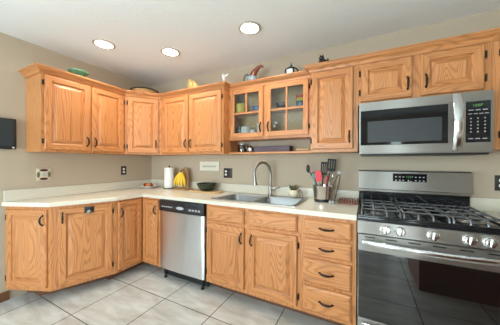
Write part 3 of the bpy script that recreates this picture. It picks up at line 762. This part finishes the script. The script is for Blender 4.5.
# utensil crock
CX, CY = 2.592, -.165
t = thing('utensil_crock', 'stainless steel crock full of cooking utensils, left of the range', 'utensil holder', (CX, CY, CZ))
MB().lathe([(0, .0004), (.076, .0004), (.079, .003), (.0795, .026), (.077, .028), (0, .028)], seg=30).build('base', 'black_plastic', t)
MB().lathe([(.080, .028), (.094, .150), (.0955, .152), (.092, .152), (.078, .032), (0, .032)], seg=30).build('cup', 'steel_bright', t)
def utensil(name, label, parts):
    t = thing(name, label, 'utensil', (CX, CY, CZ + .034), 0)
    for pn_, mt_, mb in parts: mb.build(pn_, mt_, t)
def stick(a, b, r0=.005, r1=.006): return MB().tube([a, ((a[0]+b[0])/2, (a[1]+b[1])/2, (a[2]+b[2])/2), b], [r0, (r0+r1)/2, r1], 8)
def paddle(c, u, w, h, th=.004, slots=0):
    # flat blade centred on c, long axis u, facing the viewer
    u = Vector(u).normalized(); n = Vector((.25, -.95, .15)); n = (n - u*n.dot(u)).normalized(); s = u.cross(n); c = Vector(c)
    mb = MB()
    def P(a, b, d): return c + s*a + u*b + n*d
    def slab(a0, a1, b0, b1):
        mb.loops([[P(a0, b0, -th/2), P(a1, b0, -th/2), P(a1, b1, -th/2), P(a0, b1, -th/2)], [P(a0, b0, th/2), P(a1, b0, th/2), P(a1, b1, th/2), P(a0, b1, th/2)]])
    if not slots:
        pr = [(-w*.32, -h/2), (w*.32, -h/2), (w*.5, -h*.25), (w*.5, h*.38), (w*.34, h/2), (-w*.34, h/2), (-w*.5, h*.38), (-w*.5, -h*.25)]
        mb.loops([[P(a, b, -th/2) for a, b in pr], [P(a, b, th/2) for a, b in pr]])
    else:
        slab(-w/2, w/2, -h/2, -h*.30); slab(-w/2, w/2, h*.36, h/2)
        n_ = slots + 1
        for k in range(n_):
            pw = w / (n_ + slots * .42); a0 = -w/2 + k * 1.42 * pw; slab(a0, a0 + pw, -h*.30, h*.36)
    return mb
utensil('spoon', 'black spoon leaning out of the left side of the crock', [('handle', 'dark_plate', stick((.005, .01, .01), (-.128, .012, .245), .0055, .0055)), ('bowl', 'black_plastic', MB().sphere((-.143, .014, .275), .031, 0, 14, (.6, .5, 1.35)))])
utensil('turner', 'black slotted turner standing in the crock behind the pink spatula', [('handle', 'black_plastic', stick((-.012, -.012, 0), (.004, .0, .215), .006, .007)), ('blade', 'black_plastic', paddle((.012, .0, .280), (.06, 0, 1), .062, .125, .004, 3))])
utensil('turner', 'black slotted turner rising highest above the crock, right of centre', [('handle', 'black_plastic', stick((.010, .015, 0), (.060, .008, .235), .006, .007)), ('blade', 'black_plastic', paddle((.078, .010, .315), (.10, 0, 1), .078, .115, .004, 3))])
utensil('spatula', 'pink silicone spatula in the crock', [('handle', 'nickel', stick((-.008, -.035, 0), (-.030, -.030, .150), .005, .006)), ('blade', 'pink_silicone', paddle((-.036, -.029, .205), (-.10, 0, 1), .058, .105, .009))])
utensil('scraper', 'slim teal-handled scraper between the black spoon and the pink spatula', [('handle', 'teal_silicone', stick((-.035, -.012, 0), (-.080, -.012, .185), .006, .007)), ('blade', 'teal_silicone', paddle((-.085, -.012, .205), (-.1, 0, 1), .030, .055, .008))])
utensil('ladle', 'black ladle hanging over the left rim of the crock', [('handle', 'black_plastic', stick((-.045, .035, 0), (-.085, .040, .215), .005, .005)), ('bowl', 'black_plastic', MB().sphere((-.092, .040, .228), .022, 0, 12, (1.2, 1, .7)))])
mb = MB(); mw = []
for k in range(4):
    a = PI * k / 4
    pts = [(.062 + .026 * math.sin(PI*u)**.8 * math.cos(a) * s_, .0 + .026 * math.sin(PI*u)**.8 * math.sin(a) * s_, .150 + .1 * (1 - abs(1 - 2*u))) for s_ in (1, ) for u in [q/8 for q in range(9)]]
    pts = []
    for q in range(13):
        v = q / 12; ss = 1 if v < .5 else -1; vv = v*2 if v < .5 else 2 - v*2
        pts.append((.062 + .03*vv*.3 + ss * .026 * math.sin(PI*min(1, vv*.92 + .04))**.8 * math.cos(a), ss * .026 * math.sin(PI*min(1, vv*.92 + .04))**.8 * math.sin(a) + .060, .155 + .105 * vv))
    mb.tube(pts, .0016, 5)
utensil('whisk', 'steel balloon whisk standing behind the tongs', [('handle', 'nickel', stick((.030, .048, 0), (.062, .060, .158), .006, .006)), ('wires', 'steel_bright', mb)])
utensil('spoon', 'red-handled spoon standing between the two black turners', [('handle', 'red_ceramic', stick((.020, -.030, 0), (.040, -.030, .185), .006, .007)), ('tip', 'red_ceramic', MB().sphere((.041, -.030, .195), .012, 0, 10, (1, .7, 1.3)))])
# tongs leaning outside the crock
t = thing('tongs', 'steel kitchen tongs leaning against the right front of the crock', 'tongs', (2.696, -.272, CZ))
for s_ in (-1, 1):
    pts = [(s_*.010 - .004, -.006, .013), (s_*.020 + .004, .0, .08), (s_*.020 + .024, .010, .17), (s_*.012 + .044, .022, .245), (.054, .030, .272)]
    MB().tube(pts, [.016, .014, .013, .012, .012], 8, sq=(.55, 1.15)).build('arm', 'nickel', t)
    MB().sphere((s_*.011 - .006, -.008, .017), .019, 0, 10, (.9, .8, .95)).build('tip', 'grey_icon', t)
MB().sphere((.054, .030, .276), .017, 0, 12, (1.3, .8, 1)).build('hinge_cap', 'grey_icon', t)
# slatted rack
t = thing('slatted_trivet', 'low red-brown slatted wooden trivet between the crock and the range', 'trivet', (2.806, -.150, CZ))
for k in range(8): MB().box(-.070 + k*.0212, -.0612 + k*.0212, -.085, .085, .012, .036, 0, .002).build('slat', 'rack_wood', t)
for yy in (-.06, .06): MB().box(-.072, .090, yy - .008, yy + .008, .0004, .0118, 0, .002).build('rail', 'rack_wood', t)

# ------------------------------------------------------------------ crockery behind glass and on the open shelf
gz = 1.850 + .0004; gz2 = 1.550 + .0004
def mug(name, label, mat, x, y, z, r, h, cat='mug', handle=True, group=None, bands=None):
    t = thing(name, label, cat, (x, y, z), 0, group)
    prof = [(0, 0), (r*.86, 0), (r, h*.08), (r, h), (r - .004, h), (r - .005, .006), (0, .006)]
    if bands:
        mb = MB()
        for k, mt_ in enumerate(bands):
            a, b = h*k/len(bands), h*(k+1)/len(bands); mb.lathe([(r, a), (r, b), (r - .004, b), (r - .004, a)] , (0, 0, 0), 20, k)
        mb.lathe([(0, 0), (r - .003, 0), (r - .003, .006), (0, .006)], (0, 0, 0), 20, 0); mb.build('cup', bands, t)
    else: MB().lathe(prof, seg=22).build('cup', mat, t)
    if handle: MB().tube([(r - .002, 0, h*.78), (r + .018, 0, h*.76), (r + .026, 0, h*.5), (r + .016, 0, h*.24), (r - .002, 0, h*.22)], .005, 7).build('handle', bands[0] if bands else mat, t)
    return t
def tbowl(label, mat, x, y, z, r, h, name='bowl', cat='bowl'):
    return tag(MB().lathe(bowl_prof(r*.45, r, h, .004), (x, y, z), 24).build(name, mat), label, cat)
mug('mug', 'large yellow mug on the upper left shelf behind glass', 'yellow_ceramic', 1.668, -.125, gz, .064, .105, handle=False)
tbowl('blue and white bowl on the upper shelf right of the yellow mug', 'blue_ceramic', 1.868, -.125, gz, .058, .055)
mug('mug', 'wide white mug on the lower left shelf behind glass', 'white_ceramic', 1.738, -.130, gz2, .058, .135)
mug('mug', 'low white cup on the lower shelf by the white pitcher', 'white_ceramic', 1.845, -.165, gz2, .036, .095, handle=False)
t = thing('pitcher', 'small white pitcher on the lower shelf in the left glazed door', 'pitcher', (1.900, -.095, gz2))
MB().lathe([(0, 0), (.036, 0), (.044, .04), (.040, .11), (.031, .14), (.038, .168), (.034, .168), (.028, .14), (.034, .08), (0, .01)], seg=20).build('jug', 'white_ceramic', t)
MB().tube([(.036, 0, .145), (.062, 0, .135), (.064, 0, .08), (.043, 0, .05)], .005, 7).build('handle', 'white_ceramic', t)
tbowl('black bowl at the far left of the lower shelf behind glass', 'black_ceramic', 1.640, -.085, gz2, .050, .150)
mug('mug', 'rainbow-banded mug on the upper right shelf behind glass', None, 2.362, -.120, gz, .042, .120, handle=False, bands=['blue_ceramic', 'teal_ceramic', 'yellow_ceramic', 'red_ceramic'])
tbowl('clear glass bowl on the upper shelf behind the right glazed door', 'glassware', 2.160, -.120, gz, .066, .060)
tbowl('black dish on the lower shelf in the right glazed door', 'black_ceramic', 2.330, -.130, gz2, .060, .035)
tbowl('small white dish at the far right of the lower shelf behind glass', 'white_ceramic', 2.435, -.150, gz2, .036, .035)
for xx, zz, lab in ((2.118, .155, 'round white bauble hanging upper right inside the right glazed door'), (2.098, .118, 'round white bauble hanging lower left inside the right glazed door')):
    t = thing('ornament', lab, 'ornament', (xx, -.170, gz2 + zz), 0, 'white baubles')
    MB().sphere((0, 0, 0), .017, 0, 14).build('ball', 'white_ceramic', t)
    MB().tube([(0, 0, .016), (0, 0, 1.8348 - gz2 - zz)], .0012, 5).build('cord', 'light_wood', t)
# open shelf
oz = UB + .0184
t = thing('jar', 'squat glass jar at the left end of the open shelf', 'jar', (1.672, -.105, oz))
MB().lathe([(0, 0), (.044, 0), (.047, .01), (.047, .075), (.038, .088), (.034, .088), (.042, .074), (.042, .008), (0, .006)], seg=20).build('body', 'glassware', t)
MB().lathe([(0, .006), (.040, .006), (.040, .06), (0, .062)], seg=18).build('contents', 'wicker', t)
MB().lathe([(0, .0885), (.041, .0885), (.041, .100), (.012, .104), (0, .106)], seg=18).build('lid', 'nickel', t)
t = thing('teapot', 'small silver pot on the open shelf beside the dark box', 'pot', (1.782, -.105, oz))
MB().lathe([(0, 0), (.030, 0), (.042, .025), (.038, .055), (.020, .072), (.010, .078), (.008, .092), (0, .094)], seg=20).build('body', 'steel_bright', t)
MB().tube([(.038, 0, .05), (.056, 0, .056), (.060, 0, .035), (.042, 0, .022)], .004, 7).build('handle', 'black_plastic', t)
MB().tube([(-.036, 0, .035), (-.052, 0, .048), (-.060, 0, .065)], [.008, .006, .005], 8).build('spout', 'steel_bright', t)
bx_ = MB().box(1.845, 2.258, -.150, -.030, oz, oz + .066, 0, .003).build('box', 'box_purple', smooth=False); tag(bx_, 'long flat dark purple box on the open shelf', 'box')
t = thing('rolling_pin', 'short pale wooden rolling pin at the right end of the open shelf', 'rolling pin', (2.385, -.100, oz + .0195))
MB().lathe([(0, -.07), (.019, -.068), (.019, .068), (0, .07)], seg=14, axis=(1, 0, 0)).build('roller', 'light_wood', t)
for s_ in (-1, 1): MB().lathe([(.006, .0705), (.009, .080), (.007, .100), (0, .103)], seg=10, axis=(s_, 0, 0)).build('handle', 'mid_wood', t)

# ------------------------------------------------------------------ ornaments on top of the cabinets
tz = UT + .0004
bo = MB().lathe([(0, 0), (.045, 0), (.05, .045), (.092, .074), (.094, .083), (.050, .060), (0, .055)], (.255, -1.115, tz), 28).build('dish', 'green_ceramic'); tag(bo, 'green glazed dish on top of the left wall cabinet', 'dish')
t = thing('basket', 'round woven basket with a dark rim on top of the corner cabinet', 'basket', (.345, -.385, tz))
lp = [(0, 0), (.125, 0), (.150, .025), (.162, .060), (.157, .070), (.145, .060), (.125, .012), (0, .010)]
MB().lathe(lp, seg=36).build('body', 'wicker', t)
MB().lathe([(0, .011), (.138, .060), (.118, .086), (.06, .098), (0, .100)], seg=32).build('lid', 'wicker', t)
pts = [(.165*math.cos(2*PI*k/36), .165*math.sin(2*PI*k/36), .072) for k in range(37)]; MB().tube(pts, .008, 7).build('rim', 'wicker_dark', t)
t = thing('figurine', 'gold shell-like figurine on top of the cabinet right of the basket', 'figurine', (1.030, -.235, tz))
MB().lathe([(0, 0), (.062, 0), (.065, .02), (.05, .03), (0, .032)], seg=18).build('base', 'gold_shell', t)
MB().sphere((-.018, 0, .095), .066, 0, 14, (.95, .7, 1.0)).sphere((.048, 0, .075), .044, 0, 12, (.8, .8, 1.1)).sphere((-.028, -.006, .150), .024, 0, 10).tube([(.01, -.02, .13), (.055, -.02, .115), (.09, -.01, .06)], [.018, .02, .01], 8).build('shell', 'gold_shell', t)
t = thing('bird_figurine', 'small white bird figurine on the cabinet corner, left of the pitcher', 'figurine', (1.545, -.300, tz))
MB().lathe([(0, 0), (.024, 0), (.022, .006), (.008, .012), (.007, .050), (.011, .058)], seg=14).build('perch', 'white_ceramic', t)
MB().sphere((0, 0, .078), .026, 0, 12, (.75, .7, 1.0)).sphere((-.008, 0, .112), .013, 0, 10).tube([(-.018, 0, .112), (-.034, 0, .110)], [.005, .001], 6).tube([(.012, 0, .090), (.040, 0, .106), (.058, 0, .112)], [.012, .009, .003], 7).tube([(-.01, .01, .092), (-.03, .02, .108), (-.048, .02, .112)], [.010, .007, .002], 7).build('bird', 'white_ceramic', t)
# tall-spouted pitcher
t = thing('pitcher', 'rust and grey ceramic pitcher with a long curved neck and green handle', 'pitcher', (1.845, -.190, tz))
MB().lathe([(0, 0), (.040, 0), (.052, .02), (.056, .05), (.044, .075), (.034, .085), (0, .085)], seg=22).build('body', 'grey_ceramic', t)
MB().tube([(.0, 0, .06), (.010, 0, .095), (.038, 0, .132), (.075, 0, .162), (.112, 0, .170), (.135, 0, .160)], [.045, .038, .029, .021, .015, .010], 12).build('neck', 'rust_ceramic', t)
MB().tube([(-.030, 0, .085), (-.060, 0, .112), (-.092, 0, .100), (-.104, 0, .065), (-.095, 0, .020), (-.080, 0, .002)], [.010, .009, .0085, .0085, .008, .007], 9).build('handle', 'teal_ceramic', t)
MB().tube([(.030, 0, .06), (.060, 0, .025), (.072, 0, .006)], [.014, .012, .006], 8).build('foot', 'rust_ceramic', t)
# black and white teapot
t = thing('teapot', 'black and white lidded pot on top of the glass-front cabinet', 'teapot', (2.285, -.190, tz))
MB().lathe([(0, 0), (.036, 0), (.056, .03), (.060, .052), (.058, .06)], seg=20).build('body', 'white_ceramic', t)
MB().lathe([(.058, .0602), (.066, .064), (.062, .072), (.04, .088), (.022, .098), (.008, .102)], seg=20).build('lid', 'black_ceramic', t)
MB().lathe([(.008, .1025), (.012, .112), (.006, .122), (.003, .138), (0, .139)], seg=10).build('finial', 'teal_ceramic', t)
for a in range(5):
    an = a * 2*PI/5 + .3; MB().tube([(.064*math.cos(an), .064*math.sin(an), .066), (.070*math.cos(an), .070*math.sin(an), .035), (.055*math.cos(an), .055*math.sin(an), .002)], [.007, .008, .006], 7).build('foot', 'black_ceramic', t)
t = thing('figurine', 'black crouching animal figurine on top of the tall single-door cabinet', 'figurine', (2.606, -.285, tz))
MB().sphere((0, 0, .036), .042, 0, 14, (1.05, .8, .86)).sphere((-.008, -.01, .078), .024, 0, 12, (1, .85, .9)).tube([(-.018, -.01, .094), (-.022, -.01, .112)], [.008, .002], 7).tube([(.002, -.01, .094), (.005, -.01, .112)], [.008, .002], 7).tube([(.03, 0, .04), (.048, 0, .055), (.044, 0, .07)], [.012, .009, .004], 7).build('body', 'black_ceramic', t)

# ------------------------------------------------------------------ island opposite the range (seen in the oven glass)
t = thing('kitchen_island', 'dark brown wooden island facing the range, seen only in the oven glass', 'island', (3.44, -1.76, 0))
MB().box(0, 1.35, -.62, 0, .0, .878).build('body', 'walnut', t, smooth=False)
MB().box(-.03, 1.38, -.65, .03, .8785, .915, 0, .006).build('top', 'counter', t)
